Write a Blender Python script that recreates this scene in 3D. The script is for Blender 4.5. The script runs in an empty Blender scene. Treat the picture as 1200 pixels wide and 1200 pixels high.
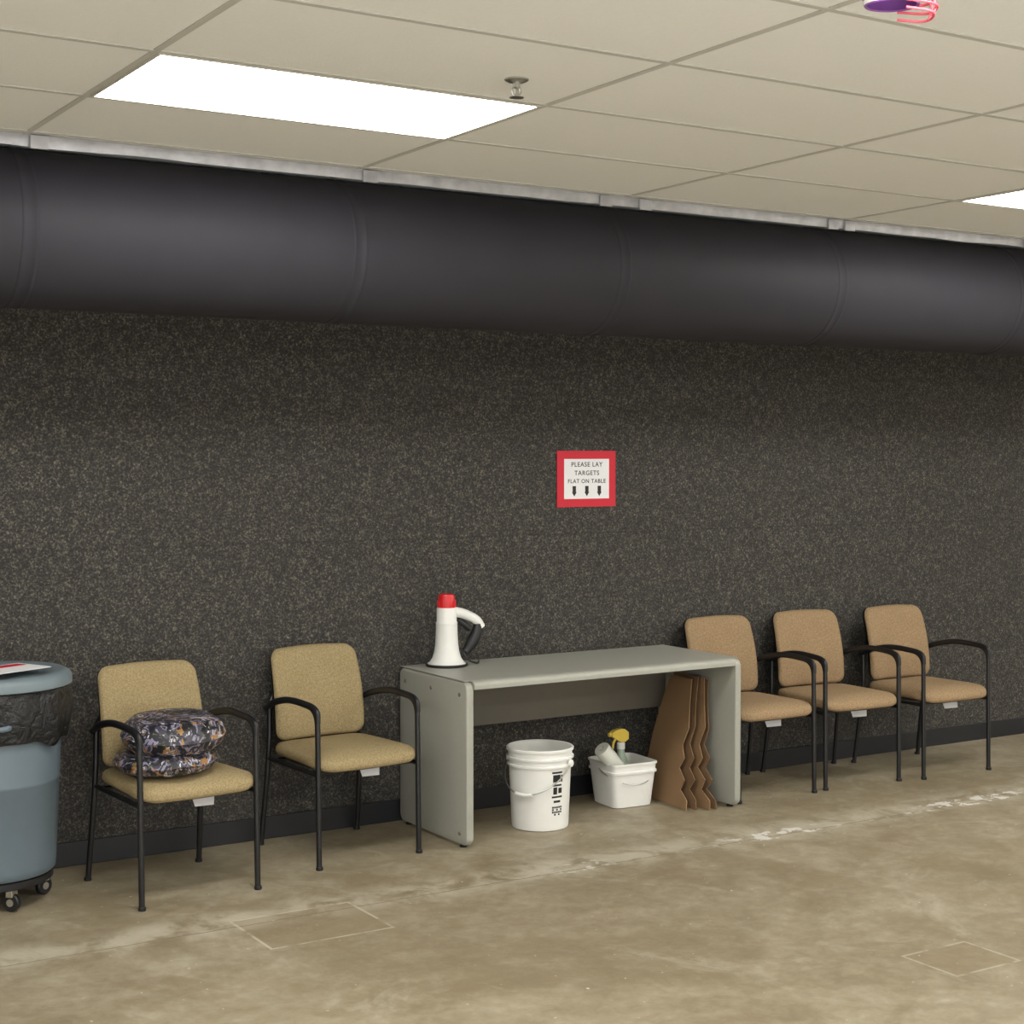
import bpy, bmesh, math, random
from mathutils import Vector, Matrix, noise as mnoise
random.seed(4)
S = bpy.context.scene
COL = S.collection
R = math.radians

# ------------------------------------------------------------ materials
def newmat(name):
    m = bpy.data.materials.new(name); m.use_nodes = True
    return m, m.node_tree, m.node_tree.nodes["Principled BSDF"]
class NT:
    def __init__(s, nt): s.nt = nt; s.n = nt.nodes; s.l = nt.links
    def put(s, sock, v):
        if hasattr(v, "is_linked") or isinstance(v, bpy.types.NodeSocket): s.l.new(v, sock)
        else: sock.default_value = v
    def m(s, op, a, b=0.0, c=0.0):
        n = s.n.new("ShaderNodeMath"); n.operation = op
        s.put(n.inputs[0], a); s.put(n.inputs[1], b); s.put(n.inputs[2], c)
        return n.outputs[0]
    def mix(s, f, a, b, blend='MIX'):
        n = s.n.new("ShaderNodeMix"); n.data_type = 'RGBA'; n.blend_type = blend
        s.put(n.inputs[0], f); s.put(n.inputs[6], a if not isinstance(a, tuple) else (*a[:3], 1))
        s.put(n.inputs[7], b if not isinstance(b, tuple) else (*b[:3], 1))
        return n.outputs[2]
    def noise(s, vec, scale, detail=3, rough=.5, dist=0):
        n = s.n.new("ShaderNodeTexNoise"); s.l.new(vec, n.inputs["Vector"])
        n.inputs["Scale"].default_value = scale; n.inputs["Detail"].default_value = detail
        n.inputs["Roughness"].default_value = rough; n.inputs["Distortion"].default_value = dist
        return n.outputs["Fac"]
    def ramp(s, f, stops, interp='LINEAR'):
        n = s.n.new("ShaderNodeValToRGB"); s.l.new(f, n.inputs[0])
        cr = n.color_ramp; cr.interpolation = interp
        while len(cr.elements) > 1: cr.elements.remove(cr.elements[0])
        cr.elements[0].position = stops[0][0]; cr.elements[0].color = (*stops[0][1], 1)
        for p, c in stops[1:]:
            e = cr.elements.new(p); e.color = (*c, 1)
        return n.outputs[0]
    def step(s, v, a, b):
        n = s.n.new("ShaderNodeMapRange"); n.interpolation_type = 'SMOOTHSTEP'
        s.l.new(v, n.inputs[0]); n.inputs[1].default_value = a; n.inputs[2].default_value = b
        return n.outputs[0]
    def bump(s, h, strength, dist, bsdf):
        n = s.n.new("ShaderNodeBump"); s.l.new(h, n.inputs["Height"])
        n.inputs["Strength"].default_value = strength; n.inputs["Distance"].default_value = dist
        s.l.new(n.outputs[0], bsdf.inputs["Normal"])

def simple(name, col, rough=.5, metal=0, var=.12, scale=20, bump=0, bscale=200, spec=.5):
    m, nt, b = newmat(name); t = NT(nt)
    tc = nt.nodes.new("ShaderNodeTexCoord").outputs["Object"]
    f = t.noise(tc, scale, 4)
    c = t.mix(f, tuple(x*(1-var) for x in col), tuple(min(1, x*(1+var)) for x in col))
    nt.links.new(c, b.inputs["Base Color"])
    b.inputs["Roughness"].default_value = rough; b.inputs["Metallic"].default_value = metal
    b.inputs["Specular IOR Level"].default_value = spec
    if bump: t.bump(t.noise(tc, bscale, 3), bump, .002, b)
    return m

M = {}
M['frame'] = simple("black_metal", (.008,.008,.009), .38)
M['blackplastic'] = simple("black_plastic", (.008,.008,.010), .45)
M['white'] = simple("white_plastic", (.78,.78,.75), .4, var=.04)
M['offwhite'] = simple("offwhite_plastic", (.64,.65,.59), .45, var=.06)
M['red'] = simple("red_plastic", (.62,.015,.02), .35, var=.05)
M['redpaper'] = simple("red_paper", (.58,.010,.030), .6, var=.04)
M['paper'] = simple("white_paper", (.8,.8,.82), .7, var=.03)
M['ink'] = simple("ink", (.01,.01,.01), .6)
M['tgrey'] = simple("grey_laminate", (.345,.345,.30), .42, var=.05, scale=60)
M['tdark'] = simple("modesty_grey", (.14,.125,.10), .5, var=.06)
M['can'] = simple("grey_blue_can", (.115,.150,.180), .45, var=.07, bump=.1)
M['lid'] = simple("grey_lid", (.145,.185,.205), .45, var=.06)
M['duct'] = simple("dark_painted_duct", (.031,.030,.038), .62, var=.12, scale=6, spec=.25)
M['base'] = simple("black_rubber_base", (.011,.011,.014), .45)
M['chrome'] = simple("steel", (.55,.55,.52), .3, metal=1, var=.05)
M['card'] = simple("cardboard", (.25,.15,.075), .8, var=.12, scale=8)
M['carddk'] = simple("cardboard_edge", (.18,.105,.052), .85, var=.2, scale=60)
M['yellow'] = simple("yellow_plastic", (.75,.55,.09), .4)
M['green'] = simple("pale_green_bottle", (.36,.46,.36), .3)
M['purple'] = simple("purple_shell", (.27,.10,.38), .3)
M['pink'] = simple("pink_wire", (.82,.13,.18), .4)
M['tbar'] = simple("tbar", (.56,.55,.49), .5, var=.04)
M['foil'] = simple("foil_strip", (.50,.50,.53), .35, metal=.2, var=.5, scale=14, bump=.8, bscale=40)
M['roomwall'] = simple("painted_wall", (.68,.68,.66), .8, var=.05, scale=3)

# bag
m, nt, b = newmat("black_bag"); t = NT(nt)
tc = nt.nodes.new("ShaderNodeTexCoord").outputs["Object"]
b.inputs["Base Color"].default_value = (.010,.010,.011,1); b.inputs["Roughness"].default_value = .28
t.bump(t.noise(tc, 22, 5, .6, 1.0), .9, .02, b); M['bag'] = m

# fabric
def fabric(name, c1, c2):
    m, nt, b = newmat(name); t = NT(nt)
    tc = nt.nodes.new("ShaderNodeTexCoord").outputs["Object"]
    f = t.noise(tc, 160, 3, .7); g = t.noise(tc, 6, 3)
    c = t.mix(t.step(f, .35, .65), c1, c2)
    c = t.mix(t.m('MULTIPLY', g, .35), c, tuple(x*.6 for x in c1))
    nt.links.new(c, b.inputs["Base Color"]); b.inputs["Roughness"].default_value = .95
    b.inputs["Specular IOR Level"].default_value = .15
    t.bump(f, .5, .003, b); return m
M['fabL'] = fabric("tan_fabric", (.27,.205,.105), (.40,.315,.175))
M['fabR'] = fabric("tan_fabric_warm", (.27,.18,.10), (.395,.28,.165))

# camouflage
m, nt, b = newmat("camouflage_cloth"); t = NT(nt)
tc = nt.nodes.new("ShaderNodeTexCoord").outputs["Object"]
f1 = t.noise(tc, 8, 3, .5, 1.6); f2 = t.noise(tc, 13, 3, .55, 2.2); f3 = t.noise(tc, 20, 3, .5, 2.5)
c = t.ramp(f1, [(0,(.008,.008,.012)),(.40,(.045,.04,.06)),(.46,(.22,.21,.30)),(.50,(.012,.012,.018)),(.56,(.13,.11,.13)),(.60,(.42,.41,.47)),(.635,(.012,.012,.018))], 'CONSTANT')
c = t.mix(t.step(f2, .61, .62), c, (.30,.15,.045))
c = t.mix(t.step(f2, .43, .42), c, (.008,.008,.012))
c = t.mix(t.step(f3, .64, .65), c, (.55,.53,.54))
c = t.mix(t.step(f3, .35, .34), c, (.10,.12,.06))
nt.links.new(c, b.inputs["Base Color"]); b.inputs["Roughness"].default_value = .5
t.bump(t.noise(tc, 12, 4), .5, .01, b); M['camo'] = m

# acoustic wall
m, nt, b = newmat("speckled_acoustic_panel"); t = NT(nt)
pos = nt.nodes.new("ShaderNodeNewGeometry").outputs["Position"]
f = t.noise(pos, 115, 4, .7, .3); g = t.noise(pos, 1.1, 3); h = t.noise(pos, 34, 2)
ff = t.m('ADD', f, t.m('MULTIPLY', t.m('SUBTRACT', h, .5), .22))
c = t.ramp(ff, [(0,(.014,.013,.013)),(.40,(.025,.024,.023)),(.50,(.046,.043,.040)),(.58,(.092,.085,.072)),(.70,(.25,.225,.175))])
c = t.mix(t.m('MULTIPLY', g, .4), c, (.040,.037,.034))
sep = nt.nodes.new("ShaderNodeSeparateXYZ"); nt.links.new(pos, sep.inputs[0])
d = t.m('ABSOLUTE', t.m('SUBTRACT', sep.outputs[2], 1.30))
c = t.mix(t.m('MULTIPLY', t.step(d, .007, .001), .3), c, (.015,.015,.015))
nt.links.new(c, b.inputs["Base Color"]); b.inputs["Roughness"].default_value = .8
b.inputs["Specular IOR Level"].default_value = .3
t.bump(f, .5, .005, b); M['wall'] = m

# ceiling tile
m, nt, b = newmat("ceiling_tile"); t = NT(nt)
pos = nt.nodes.new("ShaderNodeNewGeometry").outputs["Position"]
c = t.mix(t.noise(pos, 90, 4, .7), (.82,.82,.78), (.90,.90,.86))
c = t.mix(t.m('MULTIPLY', t.noise(pos, 1.6, 3), .2), c, (.74,.73,.69))
nt.links.new(c, b.inputs["Base Color"]); b.inputs["Roughness"].default_value = .9
t.bump(t.noise(pos, 150, 3), .2, .003, b); M['ceil'] = m

# troffer diffuser
m, nt, b = newmat("light_diffuser")
b.inputs["Base Color"].default_value = (.9,.9,.88,1)
b.inputs["Emission Color"].default_value = (1,.985,.935,1)
b.inputs["Emission Strength"].default_value = 21.5
M['diff'] = m

# floor
m, nt, b = newmat("stained_concrete"); t = NT(nt)
pos = nt.nodes.new("ShaderNodeNewGeometry").outputs["Position"]
sep = nt.nodes.new("ShaderNodeSeparateXYZ"); nt.links.new(pos, sep.inputs[0])
X, Y = sep.outputs[0], sep.outputs[1]
n1 = t.noise(pos, .8, 6, .6, .6); n2 = t.noise(pos, 5.5, 6, .65, .5); n3 = t.noise(pos, 60, 4, .7); n4 = t.noise(pos, 2.3, 5, .6, 1.2)
n7 = t.noise(pos, 16, 5, .7, .3); n8 = t.noise(pos, 1.7, 6, .7, 2.0)
mixn = t.m('ADD', t.m('ADD', t.m('MULTIPLY', n1, .4), t.m('MULTIPLY', n2, .33)), t.m('MULTIPLY', n7, .27))
c = t.ramp(mixn, [(.34,(.185,.145,.088)),(.45,(.25,.205,.132)),(.53,(.32,.272,.188)),(.65,(.43,.385,.29))])
c = t.mix(t.m('MULTIPLY', t.step(n4, .50, .64), .42), c, (.20,.15,.085))
c = t.mix(t.m('MULTIPLY', t.step(n8, .55, .68), .35), c, (.48,.44,.345))
c = t.mix(t.m('MULTIPLY', n3, .28), c, (.15,.12,.078))
wob = t.m('MULTIPLY', t.m('SUBTRACT', n2, .5), .03)
dj = t.m('ABSOLUTE', t.m('ADD', t.m('SUBTRACT', Y, 5.27), wob))
c = t.mix(t.m('MULTIPLY', t.step(t.m('ABSOLUTE', t.m('SUBTRACT', Y, 5.33)), .20, .02), t.m('MULTIPLY', t.step(n2, .35, .6), .6)), c, (.52,.48,.38))
c = t.mix(t.m('MULTIPLY', t.step(dj, .006, .002), .7), c, (.17,.14,.095))
n5 = t.noise(pos, 11, 4, .6)
def win(x, a, b_): return t.step(t.m('ABSOLUTE', t.m('SUBTRACT', X, x)), b_, a)
w1 = t.m('MAXIMUM', t.m('MAXIMUM', win(4.70,.15,.35), win(6.0,.2,.5)), t.m('MULTIPLY', win(3.65,.05,.2), .7))
djw = t.m('ABSOLUTE', t.m('ADD', t.m('SUBTRACT', Y, 5.30), t.m('MULTIPLY', wob, 4.0)))
spall = t.m('MULTIPLY', t.step(djw, .065, .045), t.m('MULTIPLY', t.step(n5, .52, .55), w1))
c = t.mix(t.m('MULTIPLY', spall, .8), c, (.70,.68,.63))
sp2 = t.m('MULTIPLY', t.step(dj, .02, .01), t.m('MULTIPLY', t.step(n5, .55, .58), t.step(X, 3.6, 5)))
c = t.mix(t.m('MULTIPLY', sp2, .5), c, (.70,.68,.63))
def box_outline(cx, cy, hx, hy, c, o_):
    dx = t.m('SUBTRACT', t.m('ABSOLUTE', t.m('SUBTRACT', X, cx)), hx)
    dy = t.m('SUBTRACT', t.m('ABSOLUTE', t.m('SUBTRACT', Y, cy)), hy)
    dd = t.m('MAXIMUM', dx, dy)
    c = t.mix(t.m('MULTIPLY', t.step(dd, .0, -.005), .35), c, (.22,.165,.095))
    o = t.m('MULTIPLY', t.step(t.m('ABSOLUTE', dd), .008, .003), t.step(n5, .36, .52))
    return t.mix(t.m('MULTIPLY', o, o_), c, (.56,.52,.42))
c = box_outline(2.37, 5.155, .235, .185, c, .55)
c = box_outline(4.06, 3.65, .15, .12, c, .40)
n6 = t.noise(pos, 38, 2, .5)
c = t.mix(t.m('MULTIPLY', t.step(n6, .735, .755), .7), c, (.65,.62,.54))
nt.links.new(c, b.inputs["Base Color"])
rr = t.m('ADD', .33, t.m('MULTIPLY', n2, .35)); nt.links.new(rr, b.inputs["Roughness"])
b.inputs["Specular IOR Level"].default_value = .4
t.bump(t.m('ADD', n2, t.m('MULTIPLY', n3, .3)), .12, .01, b); M['floor'] = m

# ------------------------------------------------------------ mesh helpers
def obj(name, verts, faces, mat, parent=None, smooth=True, loc=(0,0,0), rot=(0,0,0), angle=40):
    me = bpy.data.meshes.new(name); me.from_pydata([tuple(v) for v in verts], [], faces)
    bm = bmesh.new(); bm.from_mesh(me)
    bmesh.ops.remove_doubles(bm, verts=bm.verts, dist=1e-6)
    bmesh.ops.recalc_face_normals(bm, faces=bm.faces)
    for f in bm.faces: f.smooth = smooth
    if smooth:
        for e in bm.edges:
            if len(e.link_faces) == 2 and e.calc_face_angle(0) > R(angle): e.smooth = False
    bm.to_mesh(me); bm.free()
    me.materials.append(mat)
    o = bpy.data.objects.new(name, me); COL.objects.link(o)
    o.location = loc; o.rotation_euler = rot
    if parent: o.parent = parent
    return o
def empty(name, loc, rotz=0):
    e = bpy.data.objects.new(name, None); COL.objects.link(e)
    e.location = loc; e.rotation_euler = (0,0,rotz); e.empty_display_size = .1
    return e
def box(name, x0,x1,y0,y1,z0,z1, mat, parent=None, bev=0.0, seg=3, loc=(0,0,0), rot=(0,0,0)):
    bm = bmesh.new(); bmesh.ops.create_cube(bm, size=1)
    for v in bm.verts:
        v.co = Vector(((x0+x1)/2+v.co.x*(x1-x0), (y0+y1)/2+v.co.y*(y1-y0), (z0+z1)/2+v.co.z*(z1-z0)))
    if bev: bmesh.ops.bevel(bm, geom=bm.edges[:], offset=bev, segments=seg, profile=.5, affect='EDGES')
    me = bpy.data.meshes.new(name); bm.to_mesh(me); bm.free(); me.materials.append(mat)
    o = bpy.data.objects.new(name, me); COL.objects.link(o); o.location = loc; o.rotation_euler = rot
    if parent: o.parent = parent
    return o
def loft(rings, cap=True, closed=True):
    V=[]; F=[]; n=len(rings[0])
    for r in rings: V += r
    for i in range(len(rings)-1):
        for j in range(n if closed else n-1):
            a=i*n+j; b_=i*n+(j+1)%n; F.append((a,b_,b_+n,a+n))
    if cap:
        F.append(tuple(range(n))[::-1]); F.append(tuple((len(rings)-1)*n+j for j in range(n)))
    return V,F
def lathe(name, prof, mat, parent=None, n=48, loc=(0,0,0), rot=(0,0,0), cap=True, fn=None):
    rings=[[Vector((max(r,1e-4)*math.cos(2*math.pi*j/n), max(r,1e-4)*math.sin(2*math.pi*j/n), z)) for j in range(n)] for r,z in prof]
    if fn: rings=[[fn(v) for v in r] for r in rings]
    V,F = loft(rings, cap)
    return obj(name, V, F, mat, parent, True, loc, rot)
def se_ring(w,d,e,z,n=56):
    out=[]
    for j in range(n):
        a=2*math.pi*j/n; c,s=math.cos(a),math.sin(a)
        out.append(Vector((w/2*math.copysign(abs(c)**(2/e),c), d/2*math.copysign(abs(s)**(2/e),s), z)))
    return out
def rr_ring(w,d,rad,z,n=64):
    out=[]; k=n//4
    rad=min(rad,w/2*.98,d/2*.98)
    for (cx,cy,a0) in ((w/2-rad,d/2-rad,0),(-w/2+rad,d/2-rad,90),(-w/2+rad,-d/2+rad,180),(w/2-rad,-d/2+rad,270)):
        m_=k-6
        for i in range(m_+1):
            a=R(a0+90*i/m_); out.append(Vector((cx+rad*math.cos(a),cy+rad*math.sin(a),z)))
        nx={0:(-w/2+rad,d/2),90:(-w/2,-d/2+rad),180:(w/2-rad,-d/2),270:(w/2,d/2-rad)}[a0]
        p=out[-1]; q=Vector((nx[0],nx[1],z))
        for i in range(1,6): out.append(p.lerp(q,i/6))
    return out
def fillet(pts, rad, seg=7):
    P=[Vector(p) for p in pts]; out=[P[0]]
    for i in range(1,len(P)-1):
        r = rad[i-1] if isinstance(rad,(list,tuple)) else rad
        a,b_,c=P[i-1],P[i],P[i+1]
        d1=(a-b_); d2=(c-b_); r1=min(r,d1.length*.49); r2=min(r,d2.length*.49)
        s=b_+d1.normalized()*r1; e=b_+d2.normalized()*r2
        for k in range(seg+1):
            u=k/seg; out.append(s*(1-u)**2+b_*2*u*(1-u)+e*u*u)
    out.append(P[-1]); return out
def tube(name, pts, r, mat, parent=None, n=12, loc=(0,0,0), rot=(0,0,0), flat=1.0):
    P=[Vector(p) for p in pts]; rings=[]
    t0=(P[1]-P[0]).normalized()
    up=Vector((0,0,1)) if abs(t0.z)<.9 else Vector((1,0,0))
    u=t0.cross(up).normalized()
    for i,p in enumerate(P):
        tt=((P[min(i+1,len(P)-1)]-P[max(i-1,0)])).normalized()
        u=(u-tt*u.dot(tt)).normalized(); v=tt.cross(u)
        rr = r[i] if isinstance(r,(list,tuple)) else r
        rings.append([p+u*(rr*math.cos(2*math.pi*j/n))+v*(rr*flat*math.sin(2*math.pi*j/n)) for j in range(n)])
    V,F=loft(rings); return obj(name,V,F,mat,parent,True,loc,rot,60)
def textobj(name, body, size, mat, parent, loc, rot):
    cu=bpy.data.curves.new(name,'FONT'); cu.body=body; cu.size=size; cu.align_x='CENTER'; cu.align_y='CENTER'; cu.extrude=.0003
    cu.space_character=1.15; cu.offset=.0003
    tmp=bpy.data.objects.new("tmp",cu); COL.objects.link(tmp)
    bpy.context.view_layer.update()
    me=bpy.data.meshes.new_from_object(tmp.evaluated_get(bpy.context.evaluated_depsgraph_get()))
    bpy.data.objects.remove(tmp); me.materials.clear(); me.materials.append(mat)
    o=bpy.data.objects.new(name,me); COL.objects.link(o); o.location=loc; o.rotation_euler=rot; o.parent=parent
    return o

# ------------------------------------------------------------ room
X0,X1,Y0,Y1,H = -3.46, 9.96, -2.68, 6.42, 2.75
box("floor", X0-.1,X1+.1,Y0-.1,Y1+.1,-.1,0, M['floor'])
box("wall_back", X0,X1,Y1,Y1+.1,0,H+.1, M['wall'])
box("wall_front", X0,X1,Y0-.1,Y0,0,H+.1, M['roomwall'])
box("wall_left", X0-.1,X0,Y0,Y1,0,H+.1, M['roomwall'])
box("wall_right", X1,X1+.1,Y0,Y1,0,H+.1, M['roomwall'])
box("baseboard_back", X0,X1,Y1-.011,Y1,0,.10, M['base'], bev=.003)
xs=[1.42+1.22*i for i in range(-4,8)]
ys=[4.03+.61*i for i in range(-11,3)]+[6.42]
light_cells=[]
for ix in (-2.24,1.42,5.08,8.74):
    for iy in (4.03,1.59,-.85):
        light_cells.append((ix,iy))
V=[];F=[]
for i in range(len(xs)-1):
    for j in range(len(ys)-1):
        if any(abs(xs[i]-a)<.01 and abs(ys[j]-b_)<.01 for a,b_ in light_cells): continue
        k=len(V)
        V+= [(xs[i],ys[j],H),(xs[i+1],ys[j],H),(xs[i+1],ys[j+1],H),(xs[i],ys[j+1],H)]
        V+= [(xs[i],ys[j],H+.02),(xs[i+1],ys[j],H+.02),(xs[i+1],ys[j+1],H+.02),(xs[i],ys[j+1],H+.02)]
        F+= [(k,k+3,k+2,k+1),(k+4,k+5,k+6,k+7)]
me=bpy.data.meshes.new("ceiling"); me.from_pydata(V,[],F); me.materials.append(M['ceil'])
COL.objects.link(bpy.data.objects.new("ceiling",me))
box("ceiling_deck", X0-.1,X1+.1,Y0-.1,Y1+.1,H+.15,H+.2, M['roomwall'])
V=[];F=[]
def addbox(x0,x1,y0,y1,z0,z1):
    k=len(V)
    V.extend([(x0,y0,z0),(x1,y0,z0),(x1,y1,z0),(x0,y1,z0),(x0,y0,z1),(x1,y0,z1),(x1,y1,z1),(x0,y1,z1)])
    F.extend([(k,k+3,k+2,k+1),(k+4,k+5,k+6,k+7),(k,k+1,k+5,k+4),(k+1,k+2,k+6,k+5),(k+2,k+3,k+7,k+6),(k+3,k,k+4,k+7)])
for x in xs[1:-1]: addbox(x-.010,x+.010,Y0,6.42,H-.003,H+.02)
for y in ys[1:-1]: addbox(X0,X1,y-.010,y+.010,H-.0035,H+.02)
me=bpy.data.meshes.new("trim_1"); me.from_pydata(V,[],F); me.materials.append(M['tbar'])
COL.objects.link(bpy.data.objects.new("trim_1",me))
for (a,b_) in light_cells:
    e=empty("ceiling_light_panel",(a+.61,b_+.305,H))
    box("diffuser",-.59,.59,-.287,.287,-.004,.004,M['diff'],e)
    for nm,q in (("frame_1",(-.60,.60,-.295,-.287)),("frame_2",(-.60,.60,.287,.295)),("frame_3",(-.60,-.59,-.287,.287)),("frame_4",(.59,.60,-.287,.287))):
        box(nm,*q,-.006,.02,M['tbar'],e)
    box("housing",-.60,.60,-.295,.295,.02,.09,M['tbar'],e)

# ------------------------------------------------------------ duct (full round, hung under the ceiling)
yc,zc,rd=5.58,2.473,.272
e=empty("ceiling_air_duct",(0,yc,zc))
def circ(r,x,n=96):
    return [Vector((x, r*math.cos(2*math.pi*j/n), r*math.sin(2*math.pi*j/n))) for j in range(n)]
secs=[1.46+1.2175*i for i in range(-4,7)]
edges=[X0+.005]+[s for s in secs if X0+.05<s<X1-.05]+[X1-.005]
for i in range(len(edges)-1):
    V,F=loft([circ(rd,edges[i]),circ(rd,edges[i+1])],cap=False)
    obj("duct_section_%d"%(i+1),V,F,M['duct'],e)
for i,x in enumerate(edges[1:-1]):
    prof=[(x-.050,rd+.0003),(x-.047,rd+.002),(x-.040,rd+.002),(x-.037,rd+.0005),(x-.008,rd+.0005),(x-.004,rd+.003),(x+.004,rd+.003),(x+.008,rd+.0003)]
    V,F=loft([circ(r,xx) for xx,r in prof],cap=False)
    obj("seam_ring_%d"%(i+1),V,F,M['duct'],e)
rg=[]
N=300
for i in range(N+1):
    x=X0+.01+(X1-X0-.02)*i/N
    w=.006*mnoise.noise(Vector((x*5,0,0))); z=.006*mnoise.noise(Vector((x*3,4,0)))
    yb=5.29
    rg.append([Vector((x,yb+w*.5,2.748)),Vector((x,yb-.002+w,2.73)),Vector((x,yb+.004+w,2.709+z)),Vector((x,yb+.008+w,2.709+z)),Vector((x,yb+.008,2.748))])
V,F=loft(rg,True)
obj("trim_2",V,F,M['foil'])
for i,x in enumerate([0.3,1.46,2.68,3.75,3.95,5.0,5.1,6.3,7.5]):
    box("bracket_%d"%(i+1),x-.03,x+.03,5.276-yc,5.285-yc,2.700-zc,2.744-zc,M['foil'],e,bev=.002)

# ------------------------------------------------------------ chairs
def pad(w,d,h,rad,crown=.012,n=64):
    prof=[(.02,0),(.5,.0),(.90,.0),(.965,.006),(.99,.015),(1.0,h*.45),(.992,h*.72),(.965,h*.90),(.90,h),(.75,h+crown*.5),(.5,h+crown*.85),(.25,h+crown),(.02,h+crown)]
    return [rr_ring(w*s,d*s,rad*s,z,n) for s,z in prof]
def chair(x,y,rz,fab):
    e=empty("waiting_room_armchair",(x,y,0),rz)
    rg=pad(.485,.475,.052,.075)
    def sf(v):
        q=v.copy()
        f=max(0,-(v.y)-.13)
        q.z += -.8*f*f*2
        q.x *= 1-.12*(v.y/.475+.2)
        q.y -= .018*(1-(v.x/.24)**2) if v.y<-.1 else 0
        return q
    V,F=loft([[sf(v) for v in r] for r in rg]); V=[v+Vector((0,-.030,.405)) for v in V]
    obj("seat",V,F,fab,e)
    V,F=loft([[v for v in r] for r in [se_ring(.40,.38,4,.39),se_ring(.43,.41,4,.405)]]); V=[v+Vector((0,-.02,0)) for v in V]
    obj("seat_pan",V,F,M['blackplastic'],e)
    rg=pad(.425,.385,.040,.045,.006)
    def bf(v):
        xx,yy,zz=v.x,v.y,v.z
        xx*= 1-.02*(yy/.19)-.01-.025*(1-(yy/.19)**2)*(-1)
        h=yy+.008*(1-(xx/.2)**2)*(1 if yy>0 else 0)
        dy= -.40*xx*xx + .02*((yy)/.19)**2
        return Vector((xx, .215 - zz + dy + .19*h, .655+h))
    V,F=loft([[bf(v) for v in r] for r in rg]); obj("backrest",V,F,fab,e)
    rg=[rr_ring(.425*s,.385*s,.045*s,z,64) for s,z in [(.02,-.012),(.85,-.012),(.97,-.006),(.985,.002)]]
    V,F=loft([[bf(v) for v in r] for r in rg]); obj("back_shell",V,F,M['blackplastic'],e)
    for s,nm in ((-1,"1"),(1,"2")):
        p=fillet([(s*.240,-.255,.0),(s*.240,-.245,.655),(s*.243,-.02,.668),(s*.242,.12,.640),(s*.228,.235,.60)],[.075,.1,.08],9)
        tube("arm_and_front_leg_"+nm,p,.0115,M['frame'],e)
        p=fillet([(s*.240,-.246,.60),(s*.240,-.245,.658),(s*.243,-.02,.671),(s*.242,.12,.643),(s*.234,.18,.62)],[.075,.1,.08],9)
        tube("armrest_"+nm,p,.0145,M['blackplastic'],e,flat=.8)
        p=fillet([(s*.240,.262,0),(s*.227,.205,.42),(s*.214,.225,.62),(s*.17,.245,.68)],[.15,.03],6)
        tube("rear_leg_"+nm,p,.0115,M['frame'],e)
        tube("side_rail_"+nm,[(s*.238,-.25,.385),(s*.224,.208,.385)],.010,M['frame'],e)
        for k,yy in (("front",-.257),("rear",.264)):
            lathe("glide_%s_%s"%(k,nm),[(.014,0),(.015,.006),(.0135,.014)],M['blackplastic'],e,n=16,loc=(s*.240,yy,0))
    tube("cross_bar_front",[(-.238,-.2,.385),(.238,-.2,.385)],.010,M['frame'],e)
    tube("cross_bar_rear",[(-.224,.15,.385),(.224,.15,.385)],.010,M['frame'],e)
    V=[(.02,-.12,.39),(.11,-.15,.39),(.10,-.165,.335),(.035,-.135,.33)]
    V2=[(a,b_+.0015,c) for a,b_,c in V]
    obj("label_tag",[Vector(v) for v in V+V2],[(0,1,2,3),(7,6,5,4),(0,4,5,1),(1,5,6,2),(2,6,7,3),(3,7,4,0)],M['paper'],e,False)
    return e
chair(2.125,5.92,R(5),M['fabL'])
chair(2.93,6.085,R(4),M['fabL'])
chair(5.195,6.10,R(-1),M['fabR'])
chair(5.775,6.09,R(-4),M['fabR'])
chair(6.38,6.03,R(-1),M['fabR'])

def cushion(loc,r,h,rot,seed):
    prof=[(.02,0),(.5,.0),(.8,.06),(.95,.25),(1.0,.48),(1.012,.5),(1.0,.52),(.95,.75),(.8,.93),(.5,1.0),(.02,.97)]
    def fn(v):
        nn=mnoise.noise(v*9+Vector((seed,0,0)))
        return Vector((v.x*(1+.04*nn),v.y*(1+.04*nn),v.z+.008*nn*(1 if v.z>.02 else 0)))
    P=[(a*r,b_*h) for a,b_ in prof]
    return lathe("camouflage_seat_cushion",P,M['camo'],None,64,loc,rot,True,fn)
cushion((2.070,5.838,.4725),.193,.085,(0,0,0),1)
cushion((2.105,5.845,.552),.198,.132,(R(3),R(-3),.5),7)

# ------------------------------------------------------------ table
tx0,tx1,ty0,ty1,th=3.38,4.90,5.775,6.385,.72
e=empty("office_table",((tx0+tx1)/2,(ty0+ty1)/2,0))
hw=(tx1-tx0)/2; hd=(ty1-ty0)/2
def slab(name,z0,z1,x0,x1,rad,mat):
    pts=[]
    for (cy,cz,a0) in ((hd-rad,z1-rad,0),(-hd+rad,z1-rad,90),(-hd+rad,z0+rad,180),(hd-rad,z0+rad,270)):
        for k in range(9):
            a=R(a0+90*k/8); pts.append((cy+rad*math.cos(a),cz+rad*math.sin(a)))
    bv=.009
    def ring(x,s):
        return [Vector((x,y-math.copysign(s,y) if abs(y)>.01 else y, z+(s if z<.3 else -s))) for y,z in pts]
    V,F=loft([ring(x0,bv),ring(x0+bv*.3,bv*.3),ring(x0+bv,0),ring(x1-bv,0),ring(x1-bv*.3,bv*.3),ring(x1,bv)])
    return obj(name,V,F,mat,e,True)
slab("side_panel_1",.012,th-.004,-hw,-hw+.038,.035,M['tgrey'])
slab("side_panel_2",.012,th-.004,hw-.038,hw,.035,M['tgrey'])
outline=[(hd,th-.032),(hd,th),( -hd+.022,th)]
for k in range(1,9):
    a=R(90+90*k/8); outline.append((-hd+.022+.022*math.cos(a)-.004, th-.022+.022*math.sin(a)))
outline+=[(-hd-.004,th-.034),(-hd+.012,th-.036)]
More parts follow.
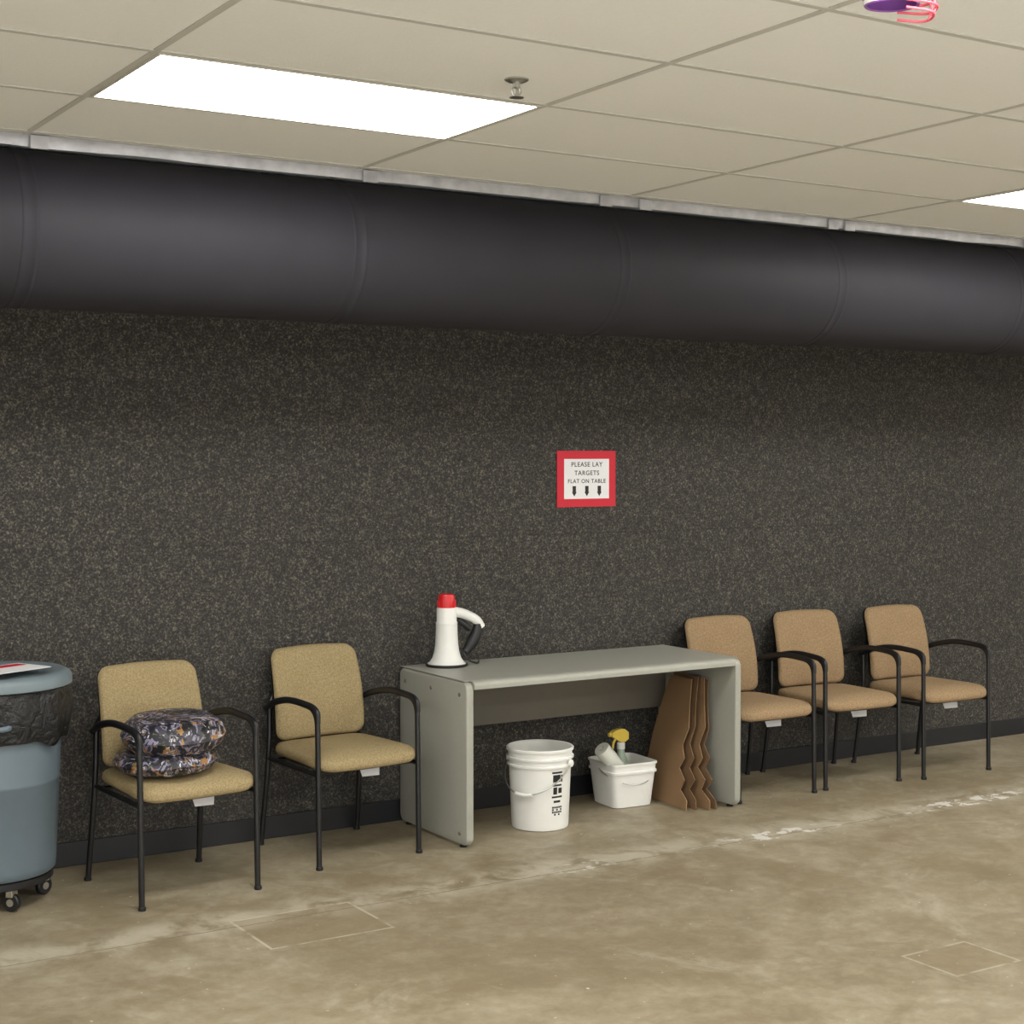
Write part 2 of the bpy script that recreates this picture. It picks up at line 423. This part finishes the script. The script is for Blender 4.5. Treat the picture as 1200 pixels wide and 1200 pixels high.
V,F=loft([[Vector((x,y,z)) for y,z in outline] for x in (-hw+.0385,hw-.0385)])
obj("tabletop",V,F,M['tgrey'],e,True,angle=30)
V,F=loft([[Vector((x,y,z)) for y,z in [(hd-.002,th-.001),(hd-.002,th+.0015),(-hd+.03,th+.0015),(-hd+.024,th-.001)]] for x in (-hw+.004,hw-.004)])
obj("tabletop_laminate",V,F,M['tgrey'],e,False)
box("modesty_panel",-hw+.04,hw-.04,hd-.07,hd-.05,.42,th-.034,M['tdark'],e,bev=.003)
for i,(s,yy) in enumerate(((-1,-hd+.06),(-1,hd-.06),(1,-hd+.06),(1,hd-.06))):
    lathe("foot_%d"%(i+1),[(.016,0),(.017,.008),(.01,.013)],M['blackplastic'],e,n=16,loc=(s*(hw-.019),yy,0))
for i,(yy,zz) in enumerate(((-hd+.06,.66),(hd-.06,.66),(-hd+.06,.06),(hd-.3,.66))):
    lathe("bolt_cap_%d"%(i+1),[(.009,0),(.008,.003),(.002,.004)],M['tdark'],e,n=16,loc=(-hw,yy,zz),rot=(0,R(-90),0))

# ------------------------------------------------------------ megaphone
e=empty("megaphone",(3.565,6.27,th+.002),R(0))
lathe("horn",[(.082,.006),(.093,.0),(.0945,.006),(.092,.010),(.078,.020),(.066,.038),(.058,.065),(.053,.10),(.050,.15),(.049,.19),(.050,.196),(.050,.20),(.046,.205),(.046,.262),(.044,.268),(.02,.269)],M['white'],e)
lathe("horn_rim",[(.0935,-.001),(.0975,.003),(.0975,.009),(.0935,.012)],M['blackplastic'],e)
lathe("battery_cap",[(.040,.268),(.0405,.30),(.038,.305),(.038,.318),(.034,.328),(.018,.332),(.002,.333)],M['red'],e)
for k in range(10):
    a=k*math.pi/5
    box("cap_rib_%d"%(k+1),-.003,.003,-.002,.002,.27,.30,M['red'],e,loc=(.0405*math.cos(a),.0405*math.sin(a),0),rot=(0,0,a))
p=fillet([(.03,-.01,.248),(.08,-.02,.238),(.145,-.03,.205),(.165,-.03,.172)],.03)
tube("handle_bracket",p,[.024-.004*i/len(p) for i in range(len(p))],M['white'],e,n=14)
p=fillet([(.150,-.03,.188),(.140,-.03,.14),(.110,-.028,.09),(.085,-.025,.06)],.03)
tube("pistol_grip",p,[.020+.008*math.sin(3.14*i/(len(p)-1)) for i in range(len(p))],M['blackplastic'],e,n=14)
p=fillet([(.05,-.01,.21),(.08,-.015,.19),(.11,-.02,.165)],.02)
tube("trigger",p,.014,M['blackplastic'],e)
p=fillet([(.075,-.025,.07),(.065,-.04,.055),(.09,-.05,.02),(.14,-.04,.006),(.17,.0,.005),(.2,.05,.005)],.03)
tube("carry_strap",p,.004,M['blackplastic'],e,n=8)

# ------------------------------------------------------------ sign
e=empty("wall_notice_sign",(4.443,6.418,1.569))
box("red_backing",-.175,.175,-.003,0,-.138,.138,M['redpaper'],e)
box("white_sheet",-.134,.134,-.0045,-.0030,-.098,.098,M['paper'],e)
fr=(R(90),0,0)
textobj("text_1","PLEASE LAY",.032,M['ink'],e,(0,-.0052,.070),fr)
textobj("text_2","TARGETS",.032,M['ink'],e,(0,-.0052,.028),fr)
textobj("text_3","FLAT ON TABLE",.028,M['ink'],e,(0,-.0052,-.012),fr)
for k,xx in enumerate((-.075,0,.075)):
    V=[Vector(v) for v in [(-.010,0,-.035),(.010,0,-.035),(.010,0,-.065),(.014,0,-.065),(0,0,-.086),(-.014,0,-.065),(-.010,0,-.065)]]
    V2=[v+Vector((0,-.0007,0)) for v in V]; n=len(V)
    obj("arrow_%d"%(k+1),V+V2,[tuple(range(n)),tuple(range(n,2*n))[::-1]]+[(i,(i+1)%n,n+(i+1)%n,n+i) for i in range(n)],M['ink'],e,False,loc=(xx,-.0048,0))

# ------------------------------------------------------------ bucket
e=empty("plastic_bucket",(3.89,5.985,0))
lathe("pail",[(.002,.0),(.122,.0),(.128,.004),(.130,.02),(.141,.285),(.150,.286),(.150,.294),(.143,.296),(.144,.318),(.154,.319),(.154,.327),(.146,.329),(.147,.352),(.153,.354),(.154,.364),(.149,.368),(.143,.364),(.125,.02),(.002,.015)],M['white'],e,n=64)
pts=[]
for k in range(25):
    a=math.pi*k/24
    x=-.158*math.cos(a); y=-.150*math.sin(a)*1.08; z=.30-.13*math.sin(a)
    c,s=math.cos(R(-60)),math.sin(R(-60)); pts.append((x*c-y*s,x*s+y*c,z))
tube("bail_handle",pts,.0030,M['chrome'],e,n=8)
tube("bail_grip",pts[10:15],.009,M['white'],e,n=10)
for k,i in enumerate((0,24)):
    p=pts[i]; lathe("bail_ear_%d"%(k+1),[(.016,-.008),(.016,.004),(.01,.008)],M['white'],e,n=20,loc=p,rot=(0,R(90),R(-60)))
def label(name,a0,a1,z0,z1,mat):
    rg=[]
    for k in range(5):
        a=R(a0+(a1-a0)*k/4)
        def rad(z): return .1412-(.285-z)*.0415
        rg.append([Vector(((rad(z)+o)*math.cos(a),(rad(z)+o)*math.sin(a),z)) for z,o in ((z0,-.001),(z1,-.001),(z1,.0008),(z0,.0008))])
    V,F=loft(rg); obj(name,V,F,mat,e,False)
A0=-100
kk=0
for (z0,z1,a,b_) in [(.262,.270,0,22),(.224,.256,2,18),(.222,.254,20,23),(.205,.213,0,21),(.168,.200,3,11),(.172,.196,14,22),(.152,.160,0,23),(.130,.140,4,19)]:
    kk+=1; label("label_print_%d"%kk,A0+a,A0+b_,z0,z1,M['ink'])
for r_ in range(4):
    for c_ in range(5):
        if (r_*3+c_*2)%4: 
            kk+=1; label("label_print_%d"%kk,A0+1+c_*4.6,A0+1+c_*4.6+3.4,.072+r_*.011,.080+r_*.011,M['ink'])

# ------------------------------------------------------------ square tub with cleaning supplies
e=empty("square_cleaning_tub",(4.48,6.16,0),R(-4))
rs=[(.19,.0),(.205,.004),(.212,.03),(.238,.165),(.252,.166),(.252,.176),(.242,.178),(.246,.205),(.256,.206),(.256,.214),(.246,.216),(.236,.205),(.205,.03),(.19,.012)]
V,F=loft([se_ring(w*1.04,w*1.04,7,z,64) for w,z in rs]); obj("tub",V,F,M['white'],e)
pts=[(-.135*math.cos(math.pi*k/20), -.140*math.sin(math.pi*k/20), .185-.07*math.sin(math.pi*k/20)) for k in range(21)]
tube("tub_handle",pts,.0025,M['chrome'],e,n=8)
lathe("paper_roll",[(.014,0),(.038,.0),(.040,.006),(.040,.29),(.037,.296),(.014,.296),(.014,.1)],M['offwhite'],e,loc=(.045,-.03,.075),rot=(R(6),R(-43),0))
e2=empty("spray_bottle",(4.50,6.20,.0135))
k_=1.25; e2.scale=(k_,k_,k_)
lathe("bottle",[(.002,0),(.030,0),(.032,.006),(.032,.12),(.029,.145),(.017,.175),(.014,.185),(.014,.20),(.002,.20)],M['green'],e2,n=32)
lathe("collar",[(.016,.195),(.016,.218),(.012,.222)],M['white'],e2,n=24)
V,F=loft([[Vector((x,y,z)) for y,z in ((-.011,a),(.011,a),(.011,b_),(-.011,b_))] for x,a,b_ in ((-.048,.246,.262),(-.038,.242,.268),(-.012,.225,.274),(.012,.222,.272),(.030,.232,.258))])
obj("spray_head",V,F,M['yellow'],e2,False)
p=fillet([(-.02,0,.24),(-.036,0,.225),(-.040,0,.198)],.015); tube("spray_trigger",p,.005,M['yellow'],e2,n=8)
lathe("nozzle",[(.008,0),(.008,.012),(.004,.014)],M['yellow'],e2,n=16,loc=(-.046,0,.254),rot=(0,R(-90),0))

# ------------------------------------------------------------ cardboard targets (leaning inside the table)
def target(x_base,x_top,y0,w,h,mat,k):
    back=[(.50,0),(.49,.12),(.46,.5),(.38,.80),(.30,1.0)]
    front=[(-.16,1.0),(-.20,.80),(-.26,.62),(-.20,.48),(-.30,.38),(-.24,.30),(-.38,.22),(-.32,.14),(-.48,.07),(-.50,0)]
    pts=[(a*w,b_*h) for a,b_ in back]+[((a+.015*math.sin(k*3+i))*w,b_*h) for i,(a,b_) in enumerate(front)]
    n=len(pts); ang=math.atan2(x_top-x_base,h); th_=.005
    V=[Vector((-th_/2,s,z)) for s,z in pts]+[Vector((th_/2,s,z)) for s,z in pts]
    F=[tuple(range(n)),tuple(range(n,2*n))[::-1]]+[(i,(i+1)%n,n+(i+1)%n,n+i) for i in range(n)]
    obj("cardboard_target",V,F,mat,None,False,(x_base,y0,.004),(0,ang,R(-2*k)))
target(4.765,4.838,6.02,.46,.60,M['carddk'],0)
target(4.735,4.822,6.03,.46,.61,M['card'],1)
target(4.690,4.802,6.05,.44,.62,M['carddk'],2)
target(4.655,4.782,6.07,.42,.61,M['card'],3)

# ------------------------------------------------------------ trash can
e=empty("round_trash_can",(1.462,6.088,0),R(20))
lathe("dolly_plate",[(.002,.082),(.225,.082),(.235,.088),(.235,.112),(.225,.118),(.002,.118)],M['blackplastic'],e)
for k in range(5):
    a=k*2*math.pi/5-1.75
    cx,cy=.200*math.cos(a),.200*math.sin(a)
    lathe("caster_wheel_%d"%(k+1),[(.008,-.012),(.030,-.012),(.034,-.008),(.034,.008),(.030,.012),(.008,.012)],M['blackplastic'],e,n=28,loc=(cx,cy,.0345),rot=(R(90),0,a+.6))
    lathe("caster_hub_%d"%(k+1),[(.002,-.014),(.014,-.014),(.014,.014),(.002,.014)],M['chrome'],e,n=20,loc=(cx,cy,.0345),rot=(R(90),0,a+.6))
    box("caster_fork_%d"%(k+1),-.014,.014,-.020,.020,.055,.082,M['chrome'],e,bev=.003,loc=(cx,cy,0),rot=(0,0,a+.6))
lathe("can_body",[(.002,.118),(.236,.118),(.244,.126),(.247,.15),(.262,.46),(.264,.463),(.264,.475),(.263,.478),(.276,.76),(.290,.765),(.292,.80),(.284,.805),(.270,.79),(.240,.14),(.002,.135)],M['can'],e,n=72)
lathe("bag_overhang",[(.280,.822),(.298,.818),(.303,.79),(.306,.74),(.304,.69),(.296,.645),(.288,.63),(.284,.64),(.290,.70),(.292,.78)],M['bag'],e,n=120,
      fn=lambda v: Vector((v.x*(1+.035*mnoise.noise(v*16)+.012*math.sin(14*math.atan2(v.y,v.x))),v.y*(1+.035*mnoise.noise(v*16)+.012*math.sin(14*math.atan2(v.y,v.x))),v.z+(.035*mnoise.noise(Vector((v.x*9,v.y*9,3))) if v.z<.72 else 0))))
lathe("lid",[(.002,.852),(.20,.852),(.235,.856),(.255,.872),(.285,.876),(.305,.866),(.313,.850),(.313,.826),(.306,.822),(.300,.835),(.002,.832)],M['lid'],e,n=72)
for k,a in enumerate((0,math.pi)):
    p=fillet([(.262,-.06,.70),(.318,-.055,.70),(.318,.055,.70),(.262,.06,.70)],.03)
    tube("can_handle_%d"%(k+1),p,.011,M['can'],e,rot=(0,0,a+R(60)))
box("paper_on_lid",-.13,.17,-.10,.09,.8765,.879,M['paper'],e,loc=(.03,-.03,0),rot=(0,0,R(5)))
box("red_print_on_paper",-.02,.15,.02,.07,.8792,.8802,M['redpaper'],e,loc=(.03,-.03,0),rot=(0,0,R(5)))

# ------------------------------------------------------------ sprinkler
e=empty("fire_sprinkler",(2.39,3.80,H))
lathe("escutcheon",[(.003,0),(.034,0),(.034,-.004),(.022,-.010),(.003,-.012)],M['chrome'],e,n=32)
lathe("stem",[(.010,-.01),(.010,-.024),(.006,-.028),(.006,-.05)],M['chrome'],e,n=16)
for k,s in ((1,-1),(2,1)):
    tube("arm_%d"%k,fillet([(s*.010,0,-.022),(s*.016,0,-.034),(s*.004,0,-.05)],.01),.0025,M['chrome'],e,n=8)
lathe("deflector",[(.002,-.05),(.02,-.05),(.021,-.052),(.002,-.053)],M['chrome'],e,n=24)

# ------------------------------------------------------------ hanging mini football helmet
e=empty("hanging_football_helmet",(2.452,2.419,2.658),R(-35))
rings=[]
for i in range(1,15):
    ph=math.pi*i/22
    rings.append([Vector((.062*math.sin(ph)*math.cos(2*math.pi*j/32),.052*math.sin(ph)*math.sin(2*math.pi*j/32),.054*math.cos(ph))) for j in range(32)])
rings=rings+[[v*.9 for v in r] for r in rings[::-1]]
V,F=loft(rings); obj("shell",V,F,M['purple'],e)
# white side stripe band around the rim of the shell
st=[]
for ph in (1.80,1.95):
    st.append([Vector((.0628*math.sin(ph)*math.cos(2*math.pi*j/32),.0528*math.sin(ph)*math.sin(2*math.pi*j/32),.0545*math.cos(ph))) for j in range(32)])
V,F=loft(st,False); obj("rim_band",V,F,M['white'],e)
for k,(z,dx) in enumerate(((-.012,.085),(-.030,.092),(-.046,.085))):
    p=fillet([(.02,-.05,z+.008),(dx,-.045,z),(dx,.045,z),(.02,.05,z+.008)],.04); tube("facemask_bar_%d"%(k+1),p,.003,M['pink'],e,n=8)
for k,yy in enumerate((-.018,.018)):
    tube("facemask_upright_%d"%(k+1),[(.078,yy,.0),(.088,yy,-.028),(.080,yy,-.048)],.003,M['pink'],e,n=8)
tube("hanging_string",[(0,0,.05),(0,0,.0918)],.0015,M['white'],e,n=6)

# ------------------------------------------------------------ added fill light behind the camera, brightens the ceiling; no real fixture
ld=bpy.data.lights.new("ceiling_fill_light",'AREA'); ld.shape='RECTANGLE'; ld.size=6.5; ld.size_y=1.4; ld.energy=115; ld.color=(.97,.98,1.0)
lo=bpy.data.objects.new("ceiling_fill_light",ld); COL.objects.link(lo); lo.location=(1.6,-.9,.55)
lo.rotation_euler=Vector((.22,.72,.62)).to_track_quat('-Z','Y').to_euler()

# ------------------------------------------------------------ world, camera, colour
w=bpy.data.worlds.new("World"); S.world=w; w.use_nodes=True
w.node_tree.nodes["Background"].inputs[0].default_value=(.5,.5,.5,1); w.node_tree.nodes["Background"].inputs[1].default_value=.05
cam=bpy.data.cameras.new("camera"); co=bpy.data.objects.new("camera",cam); COL.objects.link(co)
co.location=(0,0,1.70); co.rotation_euler=(R(90-2.167),0,R(-32)); cam.sensor_width=36; cam.lens=55.5; cam.clip_start=.05
S.camera=co
S.view_settings.view_transform='Standard'; S.view_settings.look='None'
S.view_settings.exposure=0.0
